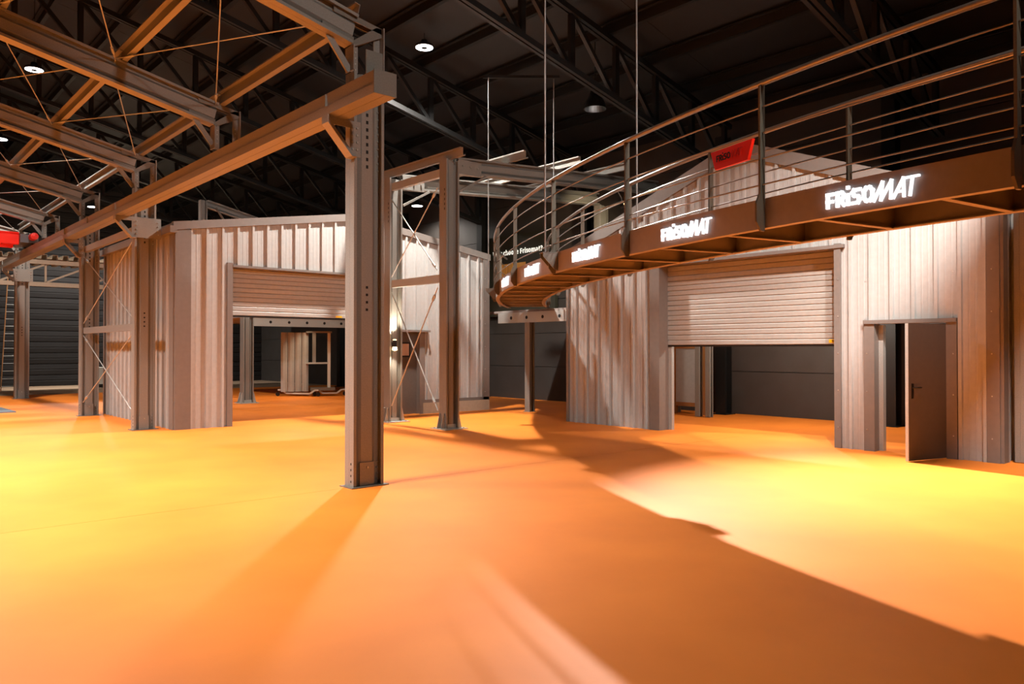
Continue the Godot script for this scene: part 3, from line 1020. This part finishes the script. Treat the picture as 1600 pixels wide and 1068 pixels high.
func gate_building():
	# gabled building with a half open sectional gate and a closed door, facade on z = -16.6
	var t := thing("gabled_building", "gabled grey metal clad building with half raised gate and closed window door", "building")
	FO = Vector3(0, 0, -16.6)
	FS = Vector3.RIGHT
	FN = Vector3(0, 0, 1)
	var rg := 9.55
	var top := func(s: float) -> float: return 4.92 - absf(s - 9.55) * 0.152 - 0.1
	clad(t, 5.66, 6.42, 0.0, top, rg)
	clad(t, 6.42, 10.34, 3.46, top, rg)
	clad(t, 10.34, 10.62, 0.0, top, rg)
	clad(t, 10.62, 11.5, 2.16, top, rg)
	clad(t, 11.5, 13.5, 0.36, top, rg)
	gable(t, 5.3, 13.75, rg, 4.28, 4.93, 0.17)
	roof_slabs(t, 5.3, 13.75, rg, 4.28, 4.93, 5.3)
	# corners
	fpart(t, "corner_flashing", "flash", 5.34, 5.66, 0.0, 4.14, -0.06, 0.05)
	fpart(t, "corner_flashing", "flash", 13.5, 13.72, 0.0, 4.14, -0.06, 0.05)
	# gate surround
	fpart(t, "jamb_flashing", "flash", 6.42, 6.54, 0.0, 3.52, -0.3, 0.05)
	fpart(t, "jamb_flashing", "flash", 10.2, 10.34, 0.0, 3.52, -0.3, 0.05)
	fpart(t, "lintel_flashing", "flash", 6.54, 10.2, 3.43, 3.48, -0.3, 0.06)
	sectional(t, 6.54, 10.2, 2.4, 3.43, -0.26)
	fpart(t, "maker_sticker", "yellow", 9.15, 9.32, 2.42, 2.46, -0.228, -0.224)
	# door
	fpart(t, "door_jamb", "flash", 10.62, 10.72, 0.0, 2.12, -0.16, 0.05)
	fpart(t, "door_jamb", "flash", 11.4, 11.56, 0.0, 2.12, -0.16, 0.05)
	fpart(t, "door_canopy", "flash", 10.5, 11.66, 2.1, 2.15, -0.1, 0.16)
	var d := fpart(t, "door_leaf", "door_leaf", 10.72, 11.4, 0.01, 2.1, -0.14, -0.1)
	for q in [[10.85, 11.2, 1.46, 1.5], [10.85, 11.2, 1.8, 1.84], [10.85, 10.89, 1.5, 1.8], [11.16, 11.2, 1.5, 1.8]]:
		fpart(d, "window_frame", "black", q[0], q[1], q[2], q[3], -0.1, -0.085)
	fpart(d, "window_pane", "pane", 10.89, 11.16, 1.5, 1.8, -0.1, -0.092)
	fpart(t, "plinth", "beige", 11.5, 13.7, 0.0, 0.28, -0.05, 0.07)
	fpart(t, "plinth", "beige", 10.34, 10.62, 0.0, 0.28, -0.05, 0.07)
	fpart(t, "base_flashing", "flash", 11.5, 13.7, 0.28, 0.36, -0.05, 0.05)
	screws(t, 13.56, 0.5, 4.0, 0.05)
	# side walls (along -z)
	FO = Vector3(5.36, 0, 0)
	FS = Vector3(0, 0, 1)
	FN = Vector3(-1, 0, 0)
	var side := func(_s: float) -> float: return 4.16
	clad(t, -21.9, -16.85, 0.0, side, 0.0)
	fpart(t, "corner_flashing", "flash", -16.85, -16.6, 0.0, 4.16, -0.05, 0.045)
	fpart(t, "end_flashing", "flash", -22.0, -21.9, 0.0, 4.16, -0.05, 0.045)
	fpart(t, "gutter", "flash", -22.0, -16.5, 4.05, 4.19, 0.0, 0.14)
	FO = Vector3(13.7, 0, 0)
	FN = Vector3(1, 0, 0)
	clad(t, -21.9, -16.66, 0.0, side, 0.0)

func grey_building():
	# gabled building behind the walkway, facade on x = 12.8, seen along z
	var t := thing("gabled_building", "gabled grey metal clad building behind the walkway with open side door and lowered gate", "building")
	FO = Vector3(12.8, 0, 0)
	FS = Vector3(0, 0, 1)
	FN = Vector3(-1, 0, 0)
	var rg := -8.18
	var top := func(s: float) -> float: return 5.56 - absf(s + 8.18) * 0.37 - 0.2
	clad(t, -12.55, -10.2, 0.0, top, rg)
	clad(t, -10.2, -6.16, 3.4, top, rg)
	clad(t, -6.16, -5.77, 0.0, top, rg)
	clad(t, -5.77, -4.37, 2.13, top, rg)
	clad(t, -4.37, -3.97, 0.0, top, rg)
	gable(t, -12.65, -3.71, rg, 3.91, 5.57, 0.27)
	roof_slabs(t, -12.65, -3.71, rg, 3.91, 5.57, 4.3)
	fpart(t, "corner_flashing", "flash", -12.62, -12.55, 0.0, 3.7, -0.06, 0.045)
	fpart(t, "corner_flashing", "flash", -3.97, -3.8, 0.0, 3.7, -0.06, 0.05)
	fpart(t, "jamb_flashing", "flash", -10.2, -9.95, 0.0, 3.44, -0.06, 0.05)
	fpart(t, "jamb_reveal", "flash", -10.0, -9.95, 0.0, 3.36, -0.3, -0.06)
	fpart(t, "jamb_flashing", "flash", -6.27, -6.16, 0.0, 3.44, -0.3, 0.05)
	fpart(t, "lintel_flashing", "flash", -9.95, -6.1, 3.36, 3.42, -0.3, 0.07)
	sectional(t, -9.95, -6.27, 1.74, 3.36, -0.27)
	var y := fpart(t, "maker_sticker", "yellow", -6.5, -6.29, 1.77, 1.83, -0.238, -0.234)
	fpart(y, "print", "black", -6.45, -6.37, 1.795, 1.81, -0.234, -0.232)
	fpart(t, "guide_rail", "bright_galv", -9.95, -9.87, 0.0, 1.74, -0.34, -0.26)
	# door opening
	fpart(t, "door_jamb", "flash", -5.77, -5.6, 0.0, 2.07, -0.16, 0.05)
	fpart(t, "door_jamb", "flash", -4.52, -4.37, 0.0, 2.07, -0.16, 0.05)
	fpart(t, "door_lintel", "flash", -5.77, -4.37, 2.07, 2.13, -0.16, 0.08)
	fpart(t, "door_frame", "bright_galv", -5.6, -5.53, 0.0, 2.05, -0.22, -0.12)
	fpart(t, "door_frame", "bright_galv", -4.59, -4.52, 0.0, 2.05, -0.22, -0.12)
	for q in [-6.2, -5.72, -4.42, -3.9]:
		screws(t, q, 0.35, 3.4, 0.05)
	# the open leaf, hinged at the jamb and swung out
	var hinge := Vector3(12.78, 0, -4.54)
	var tip := Vector3(11.93, 0, -4.76)
	var dx := (tip - hinge).normalized()
	var dn := Vector3(dx.z, 0, -dx.x)
	if dn.z > 0: dn = -dn
	FO = hinge
	FS = dx
	FN = -dn
	var leaf := fpart(t, "door_leaf", "door_leaf", 0.0, 0.88, 0.012, 2.04, -0.025, 0.025)
	fpart(leaf, "leaf_edge", "bright_galv", 0.88, 0.89, 0.012, 2.04, -0.025, 0.025)
	fpart(leaf, "handle_plate", "black", 0.78, 0.82, 0.93, 1.15, 0.025, 0.033)
	var st := S()
	tube(st, [FO + FS * 0.8 + Vector3(0, 1.09, 0) + FN * 0.03, FO + FS * 0.8 + Vector3(0, 1.09, 0) + FN * 0.075, FO + FS * 0.66 + Vector3(0, 1.09, 0) + FN * 0.075], 0.011, 8)
	put(st, "door_handle", "black", leaf)
	fpart(leaf, "hinge", "bright_galv", -0.02, 0.02, 0.25, 0.37, 0.0, 0.035)
	fpart(leaf, "hinge", "bright_galv", -0.02, 0.02, 1.72, 1.84, 0.0, 0.035)
	# side walls (along +x)
	FO = Vector3(0, 0, -3.8)
	FS = Vector3.RIGHT
	FN = Vector3(0, 0, 1)
	var side := func(_s: float) -> float: return 3.75
	fpart(t, "corner_flashing", "flash", 12.78, 12.98, 0.0, 3.75, -0.06, 0.045)
	clad(t, 12.98, 17.0, 0.0, side, 0.0)
	FO = Vector3(0, 0, -12.6)
	FN = Vector3(0, 0, -1)
	clad(t, 12.86, 17.0, 0.0, side, 0.0)
	var sc := steel_column("dark perforated steel column against the side wall beyond the open side door", Vector3(13.16, 0, -3.62), 0.13, 0.07, 3.7, "")
	for k in 30:
		bolt(sc, Vector3(0.06 if k % 2 == 0 else 0.1, 0.3 + 0.11 * k, 0.006), 0.008)
	# things inside, by the gate
	var p := thing("framed_panel", "upright framed ribbed panel standing inside the lowered gate", "panel", Vector3(16.6, 0, -11.98))
	st = S()
	bx(st, -0.03, 0.03, 0.3, 1.68, -0.42, 0.42)
	put(st, "sheet", "clad", p)
	for z in [-0.46, 0.46]:
		st = S()
		bx(st, -0.05, 0.05, 0.0, 1.78, z - 0.05, z + 0.05)
		put(st, "frame_post", "timber", p)
	for yy in [0.25, 1.73]:
		st = S()
		bx(st, -0.05, 0.05, yy - 0.05, yy + 0.05, -0.41, 0.41)
		put(st, "frame_rail", "timber", p)
	for z in [-11.35, -11.05]:
		var q := steel_column("slim bare steel upright leaning room inside the lowered gate", Vector3(16.1, 0, z), 0.07, 0.06, 2.6, "steel uprights inside the lowered gate")
		q.set_meta("label", "slim steel upright standing just inside the lowered gate")

# ------------------------------------------------------------------ curved walkway
func wp(r: float, a: float, y: float) -> Vector3:
	return Vector3(WC.x - r * cos(a), y, WC.y - r * sin(a))

func arc(st: SurfaceTool, r0: float, r1: float, y0: float, y1: float, a0: float, a1: float, n: int):
	for i in n:
		var a := lerpf(a0, a1, float(i) / n)
		var b := lerpf(a0, a1, float(i + 1) / n)
		var p := [wp(r0, a, y0), wp(r1, a, y0), wp(r1, a, y1), wp(r0, a, y1)]
		var q := [wp(r0, b, y0), wp(r1, b, y0), wp(r1, b, y1), wp(r0, b, y1)]
		for k in 4:
			var j := (k + 1) % 4
			quad(st, p[k], p[j], q[j], q[k], true)
		if i == 0: quad(st, p[0], p[1], p[2], p[3])
		if i == n - 1: quad(st, q[3], q[2], q[1], q[0])

func arc_pts(r: float, y: float, a0: float, a1: float, n: int) -> Array:
	var out := []
	for i in n + 1:
		out.append(wp(r, lerpf(a0, a1, float(i) / n), y))
	return out

func walkway():
	var A0 := -0.18
	var A1 := 0.872
	var Y0 := 2.75
	var Y1 := 3.02
	var t := thing("curved_walkway", "curved brown steel walkway with railings hung between the two buildings", "walkway")
	var st := S()
	arc(st, RO - 0.012, RO, Y0, Y1, A0, A1, 60)
	arc(st, RO - 0.08, RO - 0.012, Y0, Y0 + 0.012, A0, A1, 60)
	put(st, "outer_stringer", "walk", t)
	st = S()
	arc(st, RI, RI + 0.012, Y0, Y1, A0, A1, 60)
	arc(st, RI + 0.012, RI + 0.08, Y0, Y0 + 0.012, A0, A1, 60)
	put(st, "inner_stringer", "walk", t)
	var step := 0.0496
	var a := 0.123 - step * 5.5
	while a < A1 - 0.01:
		var s2 := S()
		bar(s2, wp(RO - 0.012, a, Y0 + 0.007), wp(RI + 0.012, a, Y0 + 0.007), 0.06, 0.012)
		bar(s2, wp(RO - 0.012, a, Y0 + 0.11), wp(RI + 0.012, a, Y0 + 0.11), 0.008, 0.2)
		put(s2, "cross_beam", "walk", t)
		a += step
	a = A0
	while a < A1 - 0.01:
		var b := minf(a + step, A1)
		var s3 := S()
		arc(s3, RI + 0.012, RO - 0.012, Y1 - 0.035, Y1 - 0.015, a, b - 0.0002, 3)
		put(s3, "deck_plate", "deck_dark", t)
		a += step
	# posts
	for k in range(-2, 8):
		var th := 0.123 + 0.0992 * k
		for side in 2:
			var r := RO if side == 0 else RI
			var sg := 1.0 if side == 0 else -1.0
			var er := (wp(r + 1.0, th, 0) - wp(r, th, 0)) * sg
			var et := er.cross(Vector3.UP).normalized()
			var s4 := S()
			var pl := PackedVector2Array([Vector2(0.002, 2.72), Vector2(0.05, 2.72), Vector2(0.105, 2.8), Vector2(0.105, 2.97), Vector2(0.06, 3.06), Vector2(0.06, 4.04), Vector2(0.0, 4.04), Vector2(0.0, 2.99), Vector2(0.002, 2.99)])
			ext(s4, pl, wp(r, th, 0) - et * 0.011, er, Vector3.UP, et * 0.022)
			put(s4, "post", "post", t)
	for side in 2:
		var r: float = RO + 0.03 if side == 0 else RI - 0.03
		st = S()
		tube(st, arc_pts(r, 4.06, A0, A1, 70), 0.026, 10)
		put(st, "handrail", "rail", t)
		for k in 4:
			st = S()
			tube(st, arc_pts(r, 3.14 + 0.235 * k, A0, A1, 70), 0.008, 6)
			put(st, "rail", "rail", t)
	# hanger brackets and cables
	var hung := ["hanger cable of the walkway's outer side beside the free standing column's bay", "hanger cable of the walkway's inner side in front of the gable roof", "hanger cable of the walkway's outer side by the cross braced frame", "hanger cable of the walkway's inner side behind the cross braced frame"]
	var i := 0
	for th in [0.4206, 0.7182]:
		for side in 2:
			var r: float = RO + 0.17 if side == 0 else RI - 0.17
			var r1: float = RO if side == 0 else RI
			var er := (wp(r, th, 0) - wp(r1, th, 0)).normalized()
			var et := er.cross(Vector3.UP).normalized()
			st = S()
			ext(st, PackedVector2Array([Vector2(0.002, 2.76), Vector2(0.06, 2.78), Vector2(0.22, 2.95), Vector2(0.22, 3.0), Vector2(0.002, 3.0)]), wp(r1, th, 0) + et * 0.02, er, Vector3.UP, et * 0.012)
			ext(st, PackedVector2Array([Vector2(0.002, 2.76), Vector2(0.06, 2.78), Vector2(0.22, 2.95), Vector2(0.22, 3.0), Vector2(0.002, 3.0)]), wp(r1, th, 0) - et * 0.1, er, Vector3.UP, et * 0.012)
			ext(st, rect(0.002, 0.23, 3.0, 3.012), wp(r1, th, 0) - et * 0.11, er, Vector3.UP, et * 0.15)
			put(st, "hanger_bracket", "galv_dark", t)
			var top := wp(r, th, 0) - et * 0.04
			st = S()
			var yt := 7.72 if i > 1 else roof_y(top.x) + 0.05
			tube(st, [Vector3(top.x, 3.014, top.z), Vector3(top.x, yt, top.z)], 0.012, 8)
			tag(put(st, "hanger_cable", "cable"), hung[i], "cable", "walkway hanger cables")
			i += 1
	st = S()
	var pa := wp(RO + 0.3, 0.7182, 7.75)
	var pb := wp(RI - 0.3, 0.7182, 7.75)
	bar(st, pa, pb, 0.05, 0.06)
	var hb := put(st, "hanger_bar", "black_steel")
	tag(hb, "dark horizontal bar holding two walkway cables under the roof", "bar")
	# lit lettering on the outer stringer
	var where := ["in the bay by the open side door", "in the bay before the lowered gate", "in the bay before the hanger bracket", "in the bay past the hanger bracket", "in the bay by the cross braced frame"]
	for k in 5:
		lettering(0.123 + 0.0992 * (k + 0.5), "white glowing company lettering on the walkway's side " + where[k])
	# red box sign hanging on the inner railing
	var th2 := 0.2985
	var er2 := (wp(2, th2, 0) - wp(1, th2, 0)).normalized()
	var et2 := Vector3.UP.cross(er2).normalized()
	var bn := thing("railing_sign", "bright red tapered sign with dark lettering on the inner railing", "sign", wp(RI + 0.012, th2, 3.78))
	st = S()
	ext(st, PackedVector2Array([Vector2(-0.36, 0.22), Vector2(0.36, 0.22), Vector2(0.28, 0.0), Vector2(-0.28, 0.0)]), Vector3.ZERO, et2, Vector3.UP, er2 * 0.04)
	put(st, "panel", "signal_red", bn)
	glyphs(bn, Transform3D(Basis(et2, Vector3.UP, er2), Vector3(0, 0, 0) - et2 * 0.26 + Vector3.UP * 0.08 + er2 * 0.04), 0.085, 0.004, "black", "red")

func stroke(st: SurfaceTool, pts: Array, w: float, X: Transform3D, dz: float):
	for i in pts.size() - 1:
		var a: Vector2 = pts[i]
		var b: Vector2 = pts[i + 1]
		var d := (b - a).normalized() * (w / 2)
		var n := Vector2(-d.y, d.x)
		ext(st, PackedVector2Array([a - d - n, b + d - n, b + d + n, a - d + n]), X.origin, X.basis.x, X.basis.y, X.basis.z * dz)

func glyphs(t: Node, X: Transform3D, h: float, dz: float, bold: String, thin: String):
	var W := 0.175 * h
	var q := W / 2
	var L := []
	L.append([0.0, [[[0.15, 0.15], [0.15, 0.85], [0.5, 0.85]], [[0.15, 0.45], [0.42, 0.45]]]])
	L.append([0.62, [[[0.15, 0.15], [0.15, 0.85], [0.42, 0.85], [0.52, 0.72], [0.52, 0.6], [0.42, 0.48], [0.15, 0.48]], [[0.32, 0.45], [0.55, 0.15]]]])
	L.append([1.27, [[[0.15, 0.15], [0.15, 0.65]], [[0.15, 1.04], [0.15, 1.06]]]])
	L.append([1.55, [[[0.58, 0.85], [0.25, 0.85], [0.15, 0.72], [0.25, 0.55], [0.48, 0.47], [0.56, 0.3], [0.46, 0.15], [0.12, 0.15]]]])
	L.append([2.22, [[[0.15, 0.32], [0.15, 0.68], [0.3, 0.85], [0.5, 0.85], [0.65, 0.68], [0.65, 0.32], [0.5, 0.15], [0.3, 0.15], [0.15, 0.32]]]])
	for g in L:
		var st := S()
		for s in g[1]:
			var p := []
			for v in s: p.append(Vector2(v[0] + g[0], v[1]) * h)
			stroke(st, p, W, X, dz)
		put(st, "letter", bold, t)
	var T := [
		[[[2.95, 0.05], [3.45, 1.0], [3.35, 0.05], [3.95, 1.0], [3.9, 0.05]]],
		[[[4.05, 0.05], [4.6, 1.0], [4.62, 0.05]], [[4.28, 0.33], [4.6, 0.33]]],
		[[[4.75, 0.97], [5.4, 0.97]], [[5.08, 0.97], [4.95, 0.05]]]]
	for g in T:
		var st := S()
		for s in g:
			var p := []
			for v in s: p.append(Vector2(v[0], v[1]) * h)
			stroke(st, p, 0.11 * h, X, dz)
		put(st, "letter", thin, t)

func lettering(th: float, label: String):
	var er := (wp(2, th, 0) - wp(1, th, 0)).normalized()
	var ex := Vector3.UP.cross(er).normalized()
	var t := thing("illuminated_sign", label, "sign", wp(RO + 0.006, th, 2.8), "glowing company lettering along the walkway")
	glyphs(t, Transform3D(Basis(ex, Vector3.UP, er), -ex * 0.4), 0.148, 0.025, "letter_glow", "letter_glow")

# ------------------------------------------------------------------ smaller things
func details():
	# board on the hall wall
	var b := thing("display_board", "dark olive display board with white heading and amber cards on the hall wall", "board", Vector3(17.5, 2.8, -19.45))
	var st := S()
	bx(st, -0.06, 0.06, 0.0, 2.75, -1.9, 1.7)
	put(st, "panel", "olive", b)
	var f := SystemFont.new()
	f.font_names = PackedStringArray(["Droid Sans"])
	f.font_weight = 700
	var tm := TextMesh.new()
	tm.text = "Why choose Frisomat?"
	tm.font = f
	tm.font_size = 32
	tm.pixel_size = 0.0073
	tm.depth = 0.01
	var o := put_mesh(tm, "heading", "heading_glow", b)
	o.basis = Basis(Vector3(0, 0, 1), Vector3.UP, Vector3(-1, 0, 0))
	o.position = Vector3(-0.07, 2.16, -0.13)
	for q in [[-1.25, -0.62, 1.0, 1.78, "amber"], [-0.58, 0.3, 1.0, 1.78, "amber"], [0.36, 1.1, 1.05, 1.72, "slate"], [-1.25, -0.8, 0.72, 0.94, "yellow"]]:
		st = S()
		bx(st, -0.075, -0.06, q[2], q[3], q[0], q[1])
		put(st, "card", q[4], b)
	st = S()
	lathe(st, [Vector2(0.16, 0.0), Vector2(0.16, 0.01), Vector2(0.0, 0.01)], Vector3(-0.075, 1.5, -1.1), 20, Vector3(-1, 0, 0))
	put(st, "emblem", "slate", b)
	# ladder leaning at the back
	var l := thing("ladder", "tall aluminium ladder leaning at the back of the hall beside a column", "ladder", Vector3(5.45, 0, -36.6))
	for s in [-1, 1]:
		st = S()
		bar(st, Vector3(0.3 * s, 0, 0), Vector3(0.3 * s + 0.52, 4.95, -2.0), 0.03, 0.07)
		put(st, "stile", "timber", l)
	for k in 16:
		var q := Vector3(0.52, 4.95, -2.0) * ((k + 0.6) / 16.3)
		st = S()
		tube(st, [q + Vector3(-0.3, 0, 0), q + Vector3(0.3, 0, 0)], 0.016, 6)
		put(st, "rung", "bright_galv", l)
	# grey floor plate edge
	st = S()
	ext(st, PackedVector2Array([Vector2(3.72, -24.0), Vector2(3.65, -26.4), Vector2(-1.0, -26.4), Vector2(-1.0, -24.2)]), Vector3(0, 0.0, 0), Vector3.RIGHT, Vector3(0, 0, 1), Vector3(0, 0.03, 0))
	tag(put(st, "floor_mat", "mat_grey"), "blue grey floor mat lying on the orange floor beneath the crane", "mat")
	# white tank at the back
	var w := thing("water_tank", "white plastic tank on a dark pallet behind the building's side wall", "tank", Vector3(9.2, 0, -37.6))
	st = S()
	ext(st, PackedVector2Array([Vector2(-0.5, -0.42), Vector2(-0.42, -0.5), Vector2(0.42, -0.5), Vector2(0.5, -0.42), Vector2(0.5, 0.42), Vector2(0.42, 0.5), Vector2(-0.42, 0.5), Vector2(-0.5, 0.42)]), Vector3(0, 0.16, 0), Vector3.RIGHT, Vector3(0, 0, 1), Vector3(0, 0.72, 0))
	put(st, "body", "white", w)
	st = S()
	lathe(st, [Vector2(0.12, 0), Vector2(0.12, 0.05), Vector2(0, 0.05)], Vector3(0, 0.88, 0), 16)
	put(st, "cap", "black", w)
	for k in 3:
		st = S()
		bx(st, -0.5, 0.5, 0.0, 0.16, -0.5 + 0.42 * k, -0.34 + 0.42 * k)
		put(st, "pallet_runner", "black", w)
	# display trolley behind the half raised gate
	var t := thing("display_trolley", "white castored display trolley with upright ribbed panels behind the half raised gate", "trolley", Vector3(12.95, 0, -25.55))
	t.rotation.y = -0.4
	for k in 4:
		st = S()
		var x := -1.05 + 0.24 * k
		ext(st, thick(PackedVector2Array([Vector2(x, 0), Vector2(x + 0.07, 0.05), Vector2(x + 0.15, 0.05), Vector2(x + 0.22, 0)]), 0.01), Vector3(0, 0.16, -0.1), Vector3.RIGHT, Vector3(0, 0, 1), Vector3(0, 2.1, 0))
		put(st, "sample_panel", "clad", t)
	for x in [0.55, 0.02]:
		st = S()
		bx(st, x, x + 0.1 if x > 0.3 else x + 0.12, 0.3 if x > 0.3 else 1.2, 2.25, -0.06, 0.04)
		put(st, "upright", "galv" if x < 0.3 else "white", t)
	st = S()
	bx(st, -0.2, 0.56, 1.14, 1.2, -0.07, 0.05)
	put(st, "shelf", "bright_galv", t)
	st = S()
	bx(st, -0.2, 0.7, 2.25, 2.31, -0.07, 0.05)
	put(st, "head_rail", "galv", t)
	st = S()
	bx(st, -0.05, 0.8, 0.2, 0.3, -0.25, 0.25)
	put(st, "base_tray", "galv_dark", t)
	for q in [[-1.15, -0.3, 0.2, 0.35], [0.1, 0.1, 1.15, 0.1]]:
		st = S()
		var p := [Vector3(q[0], 0.22, q[1]), Vector3(q[0] + 0.12, 0.22, q[1]), Vector3(q[0] + 0.28, 0.1, q[1]), Vector3(q[2] - 0.28, 0.1, q[3]), Vector3(q[2] - 0.12, 0.22, q[3]), Vector3(q[2], 0.22, q[3])]
		for k in 5: bar(st, p[k], p[k + 1], 0.09, 0.05)
		put(st, "foot_bar", "white", t)
		for e in [0, 5]:
			st = S()
			lathe(st, [Vector2(0, 0.03), Vector2(0.075, 0.03), Vector2(0.075, -0.03), Vector2(0, -0.03)], p[e] + Vector3(0, -0.143, 0), 14, Vector3(0, 0, 1))
			put(st, "castor", "black", t)
	# steel gable post and rafter rising behind the half gate building
	var g := thing("steel_gable_frame", "bare galvanised post and sloping rafter rising behind the gabled building's roof", "frame", Vector3(8.55, 0, -24.0))
	st = S()
	ext(st, sigma(0.1, 0.09), Vector3.ZERO, Vector3.RIGHT, Vector3(0, 0, 1), Vector3(0, 6.2, 0))
	ext(st, sigma(0.1, 0.09), Vector3.ZERO, Vector3.RIGHT, Vector3(0, 0, -1), Vector3(0, 6.2, 0))
	put(st, "post", "bright_galv", g)
	st = S()
	ext(st, sigma(0.12, 0.09), Vector3(0.1, 6.1, 0), Vector3(0.224, 0.974, 0), Vector3(0, 0, 1), Vector3(5.0, -1.15, 0))
	put(st, "rafter", "bright_galv", g)
	st = S()
	bar(st, Vector3(0.1, 5.3, 0.05), Vector3(1.4, 5.75, 0.05), 0.06, 0.06)
	bar(st, Vector3(0.35, 6.0, 0.12), Vector3(1.1, 4.9, 0.12), 0.05, 0.05)
	put(st, "brace", "galv", g)
	# small spots on the mezzanine
	for q in [[Vector3(12.0, 5.42, -16.38), "small warm spot on an arm above the cross braced frame", Vector3(0, 0.2, 1.075), 6.0, Vector3(0.6, -0.6, -1)], [Vector3(14.9, 5.25, -12.7), "small warm spot behind the walkway beside the gable roof", Vector3(0, 0.42, -0.25), 11.0, Vector3(2.6, -0.75, -5.6)]]:
		var s := thing("arm_spot", q[1], "lamp", q[0])
		st = S()
		lathe(st, [Vector2(0, 0.1), Vector2(0.05, 0.1), Vector2(0.07, 0.0), Vector2(0.06, 0.0), Vector2(0, 0.03)], Vector3.ZERO, 14, Vector3(0.5, 0.3, 0.81).normalized() * -1.0)
		put(st, "shade", "black", s)
		st = S()
		lathe(st, [Vector2(0, 0.03), Vector2(0.05, 0.02), Vector2(0.045, -0.03), Vector2(0, -0.05)], Vector3.ZERO, 12, Vector3(-0.55, 0.2, 0.8).normalized())
		put(st, "bulb", "warm_led", s)
		st = S()
		tube(st, [Vector3(0, 0.06, -0.06), Vector3(0, 0.2, -0.1), q[2]], 0.012, 6)
		put(st, "arm", "galv", s)
		var l2 := SpotLight3D.new()
		l2.name = "spot_light"
		l2.light_energy = q[3]
		l2.light_color = Color(1, 0.9, 0.72)
		l2.light_size = 0.04
		l2.spot_range = 60.0
		l2.spot_attenuation = 2.0
		l2.spot_angle = 32.0
		l2.shadow_enabled = true
		s.add_child(l2)
		l2.position = q[4].normalized() * 0.09
		l2.basis = Basis.looking_at(q[4].normalized(), Vector3.UP)
